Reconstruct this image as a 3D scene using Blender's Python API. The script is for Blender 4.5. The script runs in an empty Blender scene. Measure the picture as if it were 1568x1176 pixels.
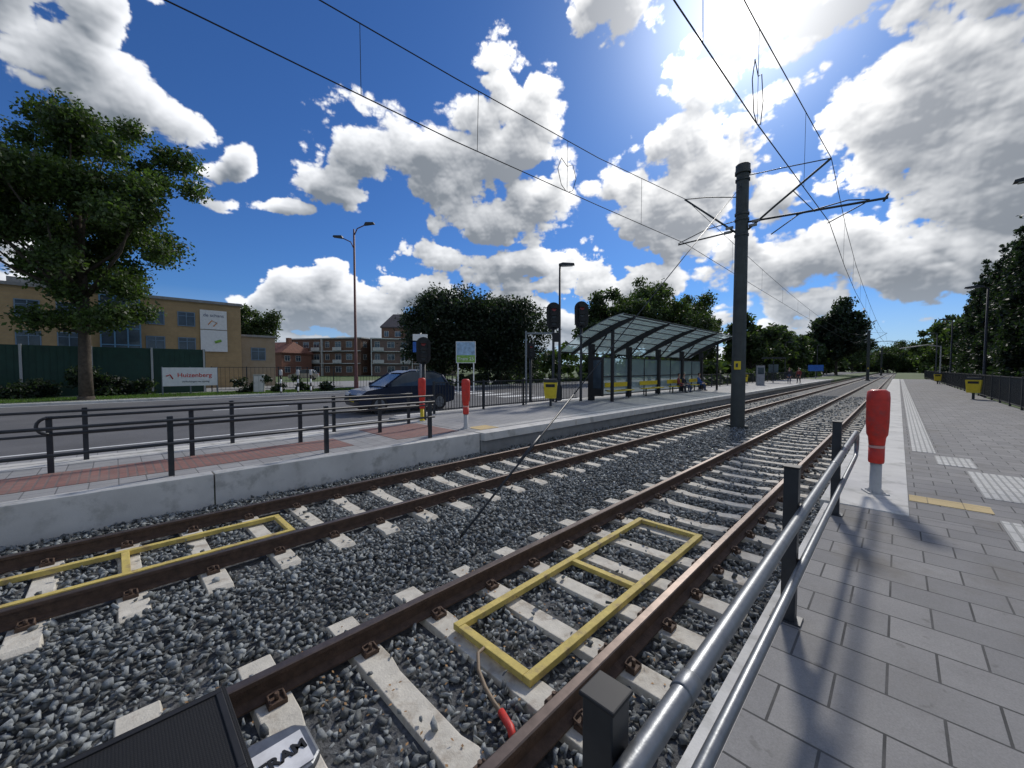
import bpy, math, random
import numpy as np
import bmesh
from mathutils import Vector, Matrix
random.seed(7); rng=np.random.default_rng(7)
R=math.radians
scene=bpy.context.scene
COL=scene.collection
SUN_AZ=-15.0; SUN_EL=38.0
SUN=Vector((math.sin(R(SUN_AZ))*math.cos(R(SUN_EL)),math.cos(R(SUN_AZ))*math.cos(R(SUN_EL)),math.sin(R(SUN_EL))))

# ------------------------------------------------------------ node helper
class NT:
    def __init__(s,t): s.t=t; s.n=t.nodes; s.l=t.links
    def put(s,sock,v):
        if v is None: return
        if hasattr(v,'is_output') or isinstance(v,bpy.types.NodeSocket): s.l.new(v,sock)
        else: sock.default_value=v
    def M(s,op,a,b=None,c=None,clamp=False):
        n=s.n.new('ShaderNodeMath'); n.operation=op; n.use_clamp=clamp
        s.put(n.inputs[0],a); s.put(n.inputs[1],b)
        if c is not None: s.put(n.inputs[2],c)
        return n.outputs[0]
    def ss(s,v,a,b,c=0.0,d=1.0,kind='SMOOTHSTEP'):
        n=s.n.new('ShaderNodeMapRange'); n.interpolation_type=kind
        s.put(n.inputs['Value'],v); n.inputs['From Min'].default_value=a; n.inputs['From Max'].default_value=b
        n.inputs['To Min'].default_value=c; n.inputs['To Max'].default_value=d; return n.outputs['Result']
    def noise(s,v,scale,detail=4,rough=.5,dist=0.0):
        n=s.n.new('ShaderNodeTexNoise'); s.put(n.inputs['Vector'],v)
        n.inputs['Scale'].default_value=scale; n.inputs['Detail'].default_value=detail
        n.inputs['Roughness'].default_value=rough; n.inputs['Distortion'].default_value=dist
        return n.outputs['Fac'],n.outputs['Color']
    def mix(s,f,a,b,bt='MIX'):
        n=s.n.new('ShaderNodeMix'); n.data_type='RGBA'; n.blend_type=bt
        s.put(n.inputs[0],f)
        for k,v in ((6,a),(7,b)):
            if isinstance(v,(tuple,list)) and len(v)==3: v=(*v,1)
            s.put(n.inputs[k],v)
        return n.outputs[2]

# ------------------------------------------------------------ world
def make_cloud_map(W=4096):
    H=W//4
    az=((np.arange(W)+.5)/W-.25)*360; az=(az+180)%360-180; el=(np.arange(H)+.5)/H*90
    AZ,EL=np.meshgrid(az.astype(np.float32),el.astype(np.float32))
    ca=np.cos(np.radians(EL)); X=np.sin(np.radians(AZ))*ca; Y=np.cos(np.radians(AZ))*ca; Z=np.sin(np.radians(EL))*1.35
    rg=np.random.default_rng(3); G=rg.random((64,64,64)).astype(np.float32)
    def vn(x,y,z):
        xi=np.floor(x).astype(np.int32); yi=np.floor(y).astype(np.int32); zi=np.floor(z).astype(np.int32)
        fx=x-xi; fy=y-yi; fz=z-zi; fx=fx*fx*(3-2*fx); fy=fy*fy*(3-2*fy); fz=fz*fz*(3-2*fz)
        x0=xi&63;x1=(xi+1)&63;y0=yi&63;y1=(yi+1)&63;z0=zi&63;z1=(zi+1)&63
        a=G[x0,y0,z0]*(1-fx)+G[x1,y0,z0]*fx; b=G[x0,y1,z0]*(1-fx)+G[x1,y1,z0]*fx
        c=G[x0,y0,z1]*(1-fx)+G[x1,y0,z1]*fx; d=G[x0,y1,z1]*(1-fx)+G[x1,y1,z1]*fx
        return (a*(1-fy)+b*fy)*(1-fz)+(c*(1-fy)+d*fy)*fz
    w1=vn(X*7+3,Y*7+9,Z*7+5)-.5; w2=vn(X*7+33,Y*7+19,Z*7+25)-.5
    A2=AZ+w1*12; E2=EL+w2*7
    blobs=[(-57,27.5,12,6.5),(-44,30,9,6.5),(-67,23.5,7,4.5),(-50,22,11,4),(-19,23,9.5,6.5),(-7,37,12,6),(-30,42,6,5),
     (2,26,11,8),(8,19,10,7),(6,34,12,8),(-43,14.5,13,4.0),(-27,13,7,3.2),(-7,11,10,4.2),(1,8,7,2.4),(-72,7.5,10,4.2),(-57,10.5,8,3.0),
     (-97,31,10,6),(-90,25.5,11,2.6),(-97,10,7,6),(-79,24,2.6,3.5),(-75,19,5,1.2),(7,10,9,3.0),(-30,6.5,25,2.2),(-60,4,60,2.2),
     (150,30,50,18),(-150,24,28,14),(80,35,40,18),(30,12,18,8),(170,65,80,15)]
    L=None
    for (a,e,rw,rh) in blobs:
        q=np.sqrt(((A2-a)/rw)**2+((E2-e)/rh)**2); L=q if L is None else np.minimum(L,q)
    b=np.maximum(1-L,-1.3)
    f=0;bl=0;amp=1;fr=8.5
    for o in range(8):
        n=vn(X*fr+o*7.3,Y*fr+o*3.1,Z*fr+o*5.7); f=f+(n-.5)*amp
        n2=vn(X*fr*1.3+o*17.3+40,Y*fr*1.3+o*3.1,Z*fr*1.3+o*9.7); bl=bl+(np.abs(n2-.5)*2-.33)*amp
        amp*=.545; fr*=2.03
    f/=f.std(); bl/=bl.std()
    d=b*1.15+.22*f+.20*bl+.10
    wv=vn(X*4+50,Y*4+20,Z*4)   # edge softness varies: crisp cauliflower to soft wisps
    m=np.clip(d/(.10+.30*wv*wv),0,1); m=m*m*(3-2*m)
    D=np.clip(d,0,1.1)
    acc=np.zeros_like(D); px=H/90
    left=AZ<SUN_AZ
    def shift(A,deg):
        s=max(1,int(deg*px)); o=np.zeros_like(A); o[:-s]=A[s:]; k=max(1,int(s*.6))
        return np.where(left,np.roll(o,-k,1),np.roll(o,k,1))
    for deg,wt in((.5,.2),(1.2,.28),(2.2,.36),(3.5,.38),(5.2,.32),(7.5,.22)): acc+=shift(D,deg)*wt
    rel=np.clip((d-shift(d,.35))*.5,-.13,.13)+np.clip((d-shift(d,1.4))*.36,-.22,.22)
    T=np.clip(np.exp(-1.8*acc-.25*D)*1.06+rel*.8,0,1)
    T=(T+np.roll(T,1,0)+np.roll(T,1,1)+np.roll(T,-1,1)+np.roll(T,-1,0))/5
    img=bpy.data.images.new('cloud_map',W,W//2,alpha=False); img.colorspace_settings.name='Non-Color'
    P=np.zeros((W//2,W,4),np.float32); P[...,3]=1; P[H:,:,0]=m; P[H:,:,1]=T; img.pixels.foreach_set(P.ravel()); img.update(); img.pack()
    return img
def build_world():
    w=bpy.data.worlds.new("World"); scene.world=w; w.use_nodes=True; t=w.node_tree; t.nodes.clear(); L=t.links.new
    def nd(k,**a):
        n=t.nodes.new(k)
        for q,v in a.items(): setattr(n,q,v)
        return n
    def put(s,v):
        if isinstance(v,bpy.types.NodeSocket): L(v,s)
        else: s.default_value=(*v,1) if isinstance(v,tuple) and len(v)==3 and s.type=='RGBA' else v
    def mix(f,a,b,bt='MIX'):
        n=nd('ShaderNodeMix',data_type='RGBA',blend_type=bt); put(n.inputs[0],f); put(n.inputs[6],a); put(n.inputs[7],b); return n.outputs[2]
    def M(op,a,b):
        n=nd('ShaderNodeMath',operation=op); put(n.inputs[0],a); put(n.inputs[1],b); return n.outputs[0]
    tc=nd('ShaderNodeTexCoord').outputs['Generated']
    im=nd('ShaderNodeTexEnvironment',image=make_cloud_map()); im.interpolation='Linear'; L(tc,im.inputs[0])
    sp=nd('ShaderNodeSeparateColor'); L(im.outputs[0],sp.inputs[0]); mask,T=sp.outputs[0],sp.outputs[1]
    sky=nd('ShaderNodeTexSky',sky_type='NISHITA',sun_disc=False); sky.sun_elevation=R(SUN_EL); sky.sun_rotation=R(SUN_AZ)%(2*math.pi); sky.dust_density=.3; sky.ozone_density=3
    dp=nd('ShaderNodeVectorMath',operation='DOT_PRODUCT'); L(tc,dp.inputs[0]); dp.inputs[1].default_value=tuple(SUN); dot=M('MAXIMUM',dp.outputs['Value'],0.0)
    blue=mix(1.0,sky.outputs[0],(.29,.52,.86),'MULTIPLY')
    near=M('POWER',dot,8.0)
    cl=mix(T,mix(near,(1.9,2.2,2.6),(3.8,4.0,4.4)),mix(near,(9.3,9.5,9.9),(15,14.8,14.4)))
    c=mix(mask,blue,cl)
    se=nd('ShaderNodeSeparateXYZ'); L(tc,se.inputs[0]); mr=nd('ShaderNodeMapRange'); L(se.outputs[2],mr.inputs[0]); mr.inputs[1].default_value=0; mr.inputs[2].default_value=.16; mr.inputs[3].default_value=.5; mr.inputs[4].default_value=0
    c=mix(mr.outputs[0],c,(5.6,6.5,7.8))
    g=M('ADD',M('MULTIPLY',M('POWER',dot,110.0),8.0),M('MULTIPLY',M('POWER',dot,30.0),1.2)); cc=nd('ShaderNodeCombineColor')
    for k in range(3): L(g,cc.inputs[k])
    c=mix(1.0,c,cc.outputs[0],'ADD')
    bg=nd('ShaderNodeBackground'); bg.inputs[1].default_value=.108; L(c,bg.inputs[0]); o=nd('ShaderNodeOutputWorld'); L(bg.outputs[0],o.inputs[0])
build_world()
sl=bpy.data.lights.new('sun','SUN'); sl.energy=2.5; sl.angle=R(5.0); sl.color=(1,.95,.88)
so=bpy.data.objects.new('sun',sl); COL.objects.link(so); so.rotation_mode='QUATERNION'; so.rotation_quaternion=SUN.to_track_quat('Z','Y')

# ------------------------------------------------------------ materials
def mat(name,col,rough=.7,metal=0.0,var=.25,scale=6,bump=0.0,bscale=60,island=0.0,spec=.5,transl=None,dirt=None):
    m=bpy.data.materials.new(name); m.use_nodes=True; t=m.node_tree; N=NT(t)
    p=t.nodes['Principled BSDF']; p.inputs['Roughness'].default_value=rough; p.inputs['Metallic'].default_value=metal
    p.inputs['Specular IOR Level'].default_value=spec
    tc=t.nodes.new('ShaderNodeTexCoord').outputs['Object']
    f,_=N.noise(tc,scale,4 if island else 6,.6)
    lo=tuple(c*(1-var) for c in col); hi=tuple(min(1,c*(1+var)) for c in col)
    c=N.mix(N.ss(f,.3,.7,kind='LINEAR'),lo,hi)
    if dirt:
        f2,_=N.noise(tc,dirt[1],5,.65); c=N.mix(N.ss(f2,.50,.70,0,dirt[2] if len(dirt)>2 else 1),c,dirt[0])
    if island>0:
        ge=t.nodes.new('ShaderNodeNewGeometry').outputs['Random Per Island']
        k=N.ss(ge,0,1,1-island,1+island,kind='LINEAR')
        cc=t.nodes.new('ShaderNodeCombineColor')
        for i in range(3): t.links.new(k,cc.inputs[i])
        c=N.mix(1.0,c,cc.outputs[0],'MULTIPLY')
    t.links.new(c,p.inputs['Base Color'])
    if bump>0:
        fb,_=N.noise(tc,bscale,5,.6); bn=t.nodes.new('ShaderNodeBump'); bn.inputs['Strength'].default_value=bump; bn.inputs['Distance'].default_value=.02
        t.links.new(fb,bn.inputs['Height']); t.links.new(bn.outputs[0],p.inputs['Normal'])
    if transl:
        tr=t.nodes.new('ShaderNodeBsdfTranslucent'); c2=N.mix(1.0,c,transl,'MULTIPLY'); t.links.new(c2,tr.inputs[0])
        mx=t.nodes.new('ShaderNodeMixShader'); mx.inputs[0].default_value=.35
        t.links.new(p.outputs[0],mx.inputs[1]); t.links.new(tr.outputs[0],mx.inputs[2])
        t.links.new(mx.outputs[0],t.nodes['Material Output'].inputs[0])
    return m
def brickmat(name,c1,c2,mortar,bw,bh,ms=.006,off=.5,rough=.8,bump=.35,stain=None,rot=0):
    m=bpy.data.materials.new(name); m.use_nodes=True; t=m.node_tree; N=NT(t); p=t.nodes['Principled BSDF']
    tc=t.nodes.new('ShaderNodeTexCoord').outputs['Object']
    mp=t.nodes.new('ShaderNodeMapping'); mp.inputs['Rotation'].default_value=rot if isinstance(rot,tuple) else (0,0,rot); t.links.new(tc,mp.inputs[0])
    b=t.nodes.new('ShaderNodeTexBrick'); t.links.new(mp.outputs[0],b.inputs['Vector']); b.offset=off
    b.inputs['Scale'].default_value=1; b.inputs['Brick Width'].default_value=bw; b.inputs['Row Height'].default_value=bh
    b.inputs['Mortar Size'].default_value=ms; b.inputs['Mortar Smooth'].default_value=.3
    b.inputs['Color1'].default_value=(*c1,1); b.inputs['Color2'].default_value=(*c2,1); b.inputs['Mortar'].default_value=(*mortar,1)
    f,_=N.noise(tc,2.3,8,.7); f3,_=N.noise(tc,150,3,.6)
    c=N.mix(N.ss(f,.3,.75,0,.55),b.outputs['Color'],(tuple(x*.62 for x in c1)))
    c=N.mix(.35,c,N.mix(f3,(.0,.0,.0),(1,1,1)),'OVERLAY')
    if stain:
        f4,_=N.noise(tc,1.1,5,.7); c=N.mix(N.ss(f4,.5,.72,0,.65),c,stain)
        f5,_=N.noise(tc,9,3,.5); c=N.mix(N.ss(f5,.66,.74,0,.35),c,tuple(x*.5 for x in stain))
    t.links.new(c,p.inputs['Base Color']); p.inputs['Roughness'].default_value=rough
    h=N.M('ADD',N.M('MULTIPLY',b.outputs['Fac'],-1.0),N.M('MULTIPLY',f3,.25))
    bn=t.nodes.new('ShaderNodeBump'); bn.inputs['Strength'].default_value=bump; bn.inputs['Distance'].default_value=.006
    t.links.new(h,bn.inputs['Height']); t.links.new(bn.outputs[0],p.inputs['Normal'])
    return m
def glassmat(name,col,tr=.5,rough=.05):
    m=bpy.data.materials.new(name); m.use_nodes=True; t=m.node_tree
    p=t.nodes['Principled BSDF']; p.inputs['Base Color'].default_value=(*col,1); p.inputs['Roughness'].default_value=rough
    a=t.nodes.new('ShaderNodeBsdfTransparent'); a.inputs[0].default_value=(.82,.9,.9,1)
    mx=t.nodes.new('ShaderNodeMixShader'); mx.inputs[0].default_value=tr
    tl=t.nodes.new('ShaderNodeBsdfTranslucent'); tl.inputs[0].default_value=(.45,.6,.6,1); m2=t.nodes.new('ShaderNodeMixShader'); m2.inputs[0].default_value=.5
    t.links.new(p.outputs[0],m2.inputs[1]); t.links.new(tl.outputs[0],m2.inputs[2])
    t.links.new(m2.outputs[0],mx.inputs[1]); t.links.new(a.outputs[0],mx.inputs[2]); t.links.new(mx.outputs[0],t.nodes['Material Output'].inputs[0])
    return m
GRASS=mat('grass',(.075,.12,.03),.9,0,.45,.8,.5,25,dirt=((.13,.13,.05),.3))
ASPH=mat('asphalt',(.12,.12,.122),.85,0,.2,.6,.3,120)
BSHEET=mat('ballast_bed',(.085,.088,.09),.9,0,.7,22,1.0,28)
STONE=mat('ballast_stone',(.215,.23,.23),.85,0,.3,30,.3,90,island=.55,spec=.3)
SLEEP=mat('sleeper_concrete',(.62,.58,.49),.85,0,.15,9,.25,70,dirt=((.34,.28,.21),6,.7))
RUST=mat('rail_rust',(.10,.062,.042),.7,.2,.35,14,.3,80)
RTOP=mat('rail_top',(.13,.10,.085),.42,.7,.25,10)
CONC=mat('concrete',(.62,.605,.56),.85,0,.12,1.6,.15,60,dirt=((.42,.41,.37),2.5))
CONCD=mat('concrete_dark',(.27,.27,.26),.85,0,.2,3,.2,50)
WHITE=mat('white_paint',(.78,.78,.75),.6,0,.08,5)
PAVE=brickmat('pavers',(.31,.30,.285),(.235,.23,.222),(.05,.05,.048),.40,.30,.007,rough=.92,stain=(.17,.155,.13))
PAVEF=brickmat('pavers_far',(.36,.355,.35),(.30,.30,.295),(.12,.12,.12),.3,.3,.008)
REDB=brickmat('red_brick_paving',(.31,.15,.12),(.24,.125,.105),(.17,.14,.13),.21,.105,.014,stain=(.27,.2,.17))
TACT=brickmat('tactile_tiles',(.62,.61,.57),(.56,.55,.51),(.3,.3,.28),.075,.30,.012,off=0,bump=1.0)
TACTY=brickmat('yellow_tiles',(.62,.47,.22),(.58,.44,.21),(.25,.2,.12),.30,.30,.006,off=0)
DSTEEL=mat('dark_steel',(.035,.038,.042),.45,.3,.25,8)
GSTEEL=mat('grey_steel',(.20,.21,.22),.40,.6,.15,20,.05,40)
MAST=mat('mast_paint',(.045,.052,.05),.55,.1,.3,3)
REDP=mat('red_plastic',(.62,.035,.02),.5,0,.2,8,dirt=((.42,.05,.04),6))
REFL=mat('reflective_band',(.7,.35,.28),.35,0,.1,30)
LPOST=mat('bollard_post',(.47,.47,.46),.6,0,.1,10)
YEL=mat('yellow_paint',(.70,.52,.02),.55,0,.12,6)
YWOOD=mat('yellow_timber',(.60,.47,.13),.75,0,.2,14,.2,60,dirt=((.33,.24,.12),7))
BLACK=mat('black',(.012,.012,.013),.6,0,.2,8)
BARK=mat('bark',(.07,.055,.04),.9,0,.4,6,.8,12)
GLASS=glassmat('shelter_glass',(.35,.46,.48),.5,.15)
WGL=mat('window_glass',(.05,.07,.09),.08,0,.5,.7)
BLUEF=mat('blue_frame',(.10,.22,.34),.5,0,.1)
def leafm(n,c,isl=.5): return mat(n,c,.55,0,.35,.5,0,10,island=isl,transl=(1.9,2.1,.9))
LEAF1=leafm('leaves',(.052,.085,.022)); LEAF2=leafm('leaves_dark',(.022,.036,.018)); LEAF3=leafm('leaves_mid',(.045,.070,.022))
CONIF=leafm('conifer_leaves',(.016,.029,.014))

# ------------------------------------------------------------ mesh builder
class MB:
    def __init__(s): s.v=[];s.f=[];s.m=[];s.s=[]
    def add(s,vs,fs,mi=0,sm=False):
        o=len(s.v); s.v+= [tuple(v) for v in vs]
        for f in fs: s.f.append(tuple(i+o for i in f)); s.m.append(mi); s.s.append(sm)
    def box(s,a,b,mi=0,rz=0,c=None):
        x0,y0,z0=[min(p,q) for p,q in zip(a,b)]; x1,y1,z1=[max(p,q) for p,q in zip(a,b)]
        vs=[(x,y,z) for z in(z0,z1) for x,y in((x0,y0),(x1,y0),(x1,y1),(x0,y1))]
        if rz:
            cx,cy=c or((x0+x1)/2,(y0+y1)/2); k,l=math.cos(rz),math.sin(rz)
            vs=[(cx+(x-cx)*k-(y-cy)*l,cy+(x-cx)*l+(y-cy)*k,z) for x,y,z in vs]
        s.add(vs,[(3,2,1,0),(4,5,6,7),(0,1,5,4),(1,2,6,5),(2,3,7,6),(3,0,4,7)],mi)
    def path(s,pts,r,n=8,mi=0,cap=True):
        pts=[Vector(p) for p in pts]; rr=r if isinstance(r,(list,tuple)) else [r]*len(pts); o=len(s.v)
        up=None
        for i,p in enumerate(pts):
            t=(pts[min(i+1,len(pts)-1)]-pts[max(i-1,0)]).normalized()
            if up is None: up=Vector((0,0,1)) if abs(t.z)<.9 else Vector((0,1,0))
            a=t.cross(up).normalized(); b=a.cross(t).normalized(); up=b
            for k in range(n):
                w=2*math.pi*(k+.5)/n; s.v.append(tuple(p+(a*math.cos(w)+b*math.sin(w))*rr[i]))
        for i in range(len(pts)-1):
            for k in range(n):
                k2=(k+1)%n; s.f.append((o+i*n+k,o+i*n+k2,o+(i+1)*n+k2,o+(i+1)*n+k)); s.m.append(mi); s.s.append(n>4)
        if cap:
            s.f.append(tuple(o+k for k in range(n))[::-1]); s.m.append(mi); s.s.append(False)
            e=o+(len(pts)-1)*n; s.f.append(tuple(e+k for k in range(n))); s.m.append(mi); s.s.append(False)
    def prism(s,poly,p0,ax,ay,az,mi=0):
        p0,ax,ay,az=map(Vector,(p0,ax,ay,az)); n=len(poly)
        a=[p0+ax*x+ay*y for x,y in poly]; b=[q+az for q in a]
        s.add(a+b,[tuple(range(n))[::-1],tuple(range(n,2*n))]+[(i,(i+1)%n,n+(i+1)%n,n+i) for i in range(n)],mi)
    def lathe(s,c,prof,n=16,mi=0):
        o=len(s.v)
        for r,z in prof:
            for k in range(n):
                w=2*math.pi*k/n; s.v.append((c[0]+r*math.cos(w),c[1]+r*math.sin(w),c[2]+z))
        for i in range(len(prof)-1):
            for k in range(n):
                k2=(k+1)%n; s.f.append((o+i*n+k,o+i*n+k2,o+(i+1)*n+k2,o+(i+1)*n+k)); s.m.append(mi); s.s.append(True)
        s.f.append(tuple(o+(len(prof)-1)*n+k for k in range(n))); s.m.append(mi); s.s.append(False)
    def build(s,name,mats,bevel=0,parent=None,loc=None,rz=0,fixn=True):
        me=bpy.data.meshes.new(name); me.from_pydata(s.v,[],s.f); me.update()
        me.polygons.foreach_set('material_index',s.m); me.polygons.foreach_set('use_smooth',s.s)
        for m in mats: me.materials.append(m)
        if fixn:
            bm=bmesh.new(); bm.from_mesh(me); bmesh.ops.recalc_face_normals(bm,faces=bm.faces); bm.to_mesh(me); bm.free()
        ob=bpy.data.objects.new(name,me); COL.objects.link(ob)
        if bevel:
            b=ob.modifiers.new('b','BEVEL'); b.width=bevel; b.segments=2; b.limit_method='ANGLE'; b.angle_limit=R(40)
        if parent: ob.parent=parent
        if loc: ob.location=loc
        ob.rotation_euler[2]=rz
        return ob
def empty(name,loc=(0,0,0),rz=0):
    e=bpy.data.objects.new(name,None); COL.objects.link(e); e.location=loc; e.rotation_euler[2]=rz; return e
def mesh_np(name,v,f,mats,parent=None):
    k=f.shape[1]; me=bpy.data.meshes.new(name)
    me.vertices.add(len(v)); me.vertices.foreach_set('co',np.ascontiguousarray(v,dtype=np.float32).ravel())
    me.loops.add(f.size); me.loops.foreach_set('vertex_index',np.ascontiguousarray(f,dtype=np.int32).ravel())
    me.polygons.add(len(f)); me.polygons.foreach_set('loop_start',np.arange(0,f.size,k,dtype=np.int32))
    me.polygons.foreach_set('loop_total',np.full(len(f),k,dtype=np.int32))
    me.update(calc_edges=True)
    for m in mats: me.materials.append(m)
    ob=bpy.data.objects.new(name,me); COL.objects.link(ob)
    if parent: ob.parent=parent
    return ob
def sheet(name,x0,x1,y0,y1,z,m):
    b=MB(); b.add([(x0,y0,z),(x1,y0,z),(x1,y1,z),(x0,y1,z)],[(0,1,2,3)]); return b.build(name,[m],fixn=False)
def text(txt,size,m,parent,loc,rot,name='lettering',ext=.004,bold=0):
    c=bpy.data.curves.new(name,'FONT'); c.body=txt; c.size=size; c.extrude=ext; c.align_x='CENTER'; c.align_y='CENTER'; c.offset=bold
    c.materials.append(m); o=bpy.data.objects.new(name,c); COL.objects.link(o); o.location=loc; o.rotation_euler=rot; o.parent=parent; return o

# ------------------------------------------------------------ ground
b=MB(); xs=[(-3000,.15),(-7.7,.15),(-7.66,-.32),(-.62,-.32),(-.58,.15),(3000,.15)]
vs=[(x,y,z) for y in(-3000,3000) for x,z in xs]; b.add(vs,[(i,i+1,i+7,i+6) for i in range(5)]); b.build('ground',[GRASS],fixn=False)
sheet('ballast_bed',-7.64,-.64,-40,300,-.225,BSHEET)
sheet('road',-30.5,-12.7,-150,300,.18,ASPH)
sheet('service_road_paving',-60,-38.5,-60,60,.16,CONCD)
b=MB()
for y in range(-60,200,9): b.box((-21.5,y,.18),(-21.35,y+3,.186))
for x in(-30.1,-13.2): b.box((x,-100,.18),(x+.12,200,.186))
for i in range(8): b.box((-29.3+i*2.1,17.5,.18),(-28.4+i*2.1,20.5,.186))
b.build('road_markings',[WHITE])
b=MB(); b.box((-30.75,-100,.1),(-30.5,200,.3)); b.build('kerb',[CONC],.02)
b=MB(); b.box((-33.6,-60,.1),(-32.2,60,.19)); b.build('footpath',[PAVEF])
b=MB(); b.box((-.62,-8,-.3),(-.5,6.2,.335),1); b.box((-.5,-8,-.1),(3.6,6.2,.35),0)
b.box((-.66,6.2,-.3),(.13,90,.36),1); b.box((.13,6.2,-.1),(3.6,90,.35),0)
b.build('platform_paving',[PAVE,CONC],.006)
b=MB()
b.box((.24,11.2,.35),(.56,90,.356),0); b.box((.52,9.95,.35),(.98,10.9,.356),0); b.box((.82,7.75,.35),(1.42,9.6,.356),0)
b.box((.14,6.95,.35),(.82,7.27,.356),1); b.box((.82,5.7,.35),(1.0,6.7,.356),0)
b.build('tactile_paving',[TACT,TACTY])
b=MB()
b.box((-7.86,-12,-.3),(-7.62,1.05,.35),1); b.box((-7.86,1.07,-.3),(-7.62,6.55,.35),1)
b.box((-7.74,6.57,-.3),(-7.58,80,.16),2); 
y=6.58
while y<80: b.box((-7.9,y,.16),(-7.46,y+3.96,.36),1); y+=4
b.box((-10.6,-12,-.1),(-7.86,6.56,.345),0); b.box((-12.4,6.56,-.1),(-7.9,80,.35),0)
b.build('far_platform',[PAVEF,CONC,CONCD],.008)
b=MB(); b.box((-9.5,-12,.34),(-8.35,3.6,.352)); b.box((-10.4,4.6,.34),(-8.3,6.4,.352)); b.build('red_brick_paving',[REDB])
b=MB(); b.box((-8.6,6.9,.35),(-8.0,7.6,.357),1); b.box((-8.35,7.6,.35),(-8.05,78,.357),0); b.build('tactile_paving',[TACT,TACTY])
b=MB(); b.box((-10.85,-12,0),(-10.6,7,.36)); b.box((-12.7,6.9,0),(-12.4,80,.36)); b.box((-10.6,-12,.345),(-10.2,4,.352)); b.build('kerb',[CONC],.015)
sheet('cycle_path',-12.7,-10.85,-12,6.9,.185,PAVEF)

# ------------------------------------------------------------ tracks
def track(cx,name):
    e=empty(name)
    prof=[(-.07,-.16),(.07,-.16),(.07,-.147),(.013,-.125),(.011,-.045),(.036,-.035),(.036,-.006),(.028,0),(-.028,0),(-.036,-.006),(-.036,-.035),(-.011,-.045),(-.013,-.125),(-.07,-.147)]
    b=MB()
    for sx in(-.752,.752):
        n=len(prof); y0,y1=-30,260
        a=[(cx+sx+x,y0,z) for x,z in prof]+[(cx+sx+x,y1,z) for x,z in prof]; o=len(b.v); b.v+=a
        for i in range(n):
            j=(i+1)%n; b.f.append((o+i,o+j,o+n+j,o+n+i)); b.m.append(1 if 6<=i<=8 else 0); b.s.append(False)
    b.build('rails',[RUST,RTOP],parent=e)
    b=MB(); f=MB(); y=.05-.63*8
    tops=[(-1.25,-.20),(-1.2,-.17),(-.5,-.165),(-.36,-.185),(.36,-.185),(.5,-.165),(1.2,-.17),(1.25,-.20)]
    while y<200:
        jx=random.uniform(-.03,.03); jy=random.uniform(-.012,.012); ra=random.uniform(-.012,.012)
        o=len(b.v)
        for x,z in tops:
            hw=.105 if abs(x)>.4 else .09
            for dy,zz in((-hw-.03,-.33),(-hw,z),(hw,z),(hw+.03,-.33)):
                b.v.append((cx+x+jx,y+jy+dy+ra*x,zz))
        for i in range(7):
            for k in range(3):
                b.f.append((o+i*4+k,o+i*4+k+1,o+i*4+5+k,o+i*4+4+k)); b.m.append(0); b.s.append(False)
        b.f.append((o,o+1,o+2,o+3)); b.f.append((o+28,o+29,o+30,o+31)); b.m+=[0,0]; b.s+=[False,False]
        if y<60:
            for sx in(-.752,.752):
                for q in(-1,1):
                    xx=cx+sx+q*.115
                    f.box((xx-.035,y-.055,-.168),(xx+.035,y+.055,-.135)); 
                    if y<16:
                        f.path([(xx,y,-.14),(xx,y,-.09)],.014,6)
                        f.path([(xx+q*.03,y-.045,-.135),(xx-q*.045,y-.045,-.12),(xx-q*.05,y,-.115),(xx-q*.045,y+.045,-.12),(xx+q*.03,y+.045,-.135)],.009,5)
        y+=.63
    b.build('sleepers',[SLEEP],.006,parent=e); f.build('rail_fasteners',[RUST],parent=e)
    return e
track(-2.17,'railway_track'); track(-6.0,'railway_track')

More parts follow.
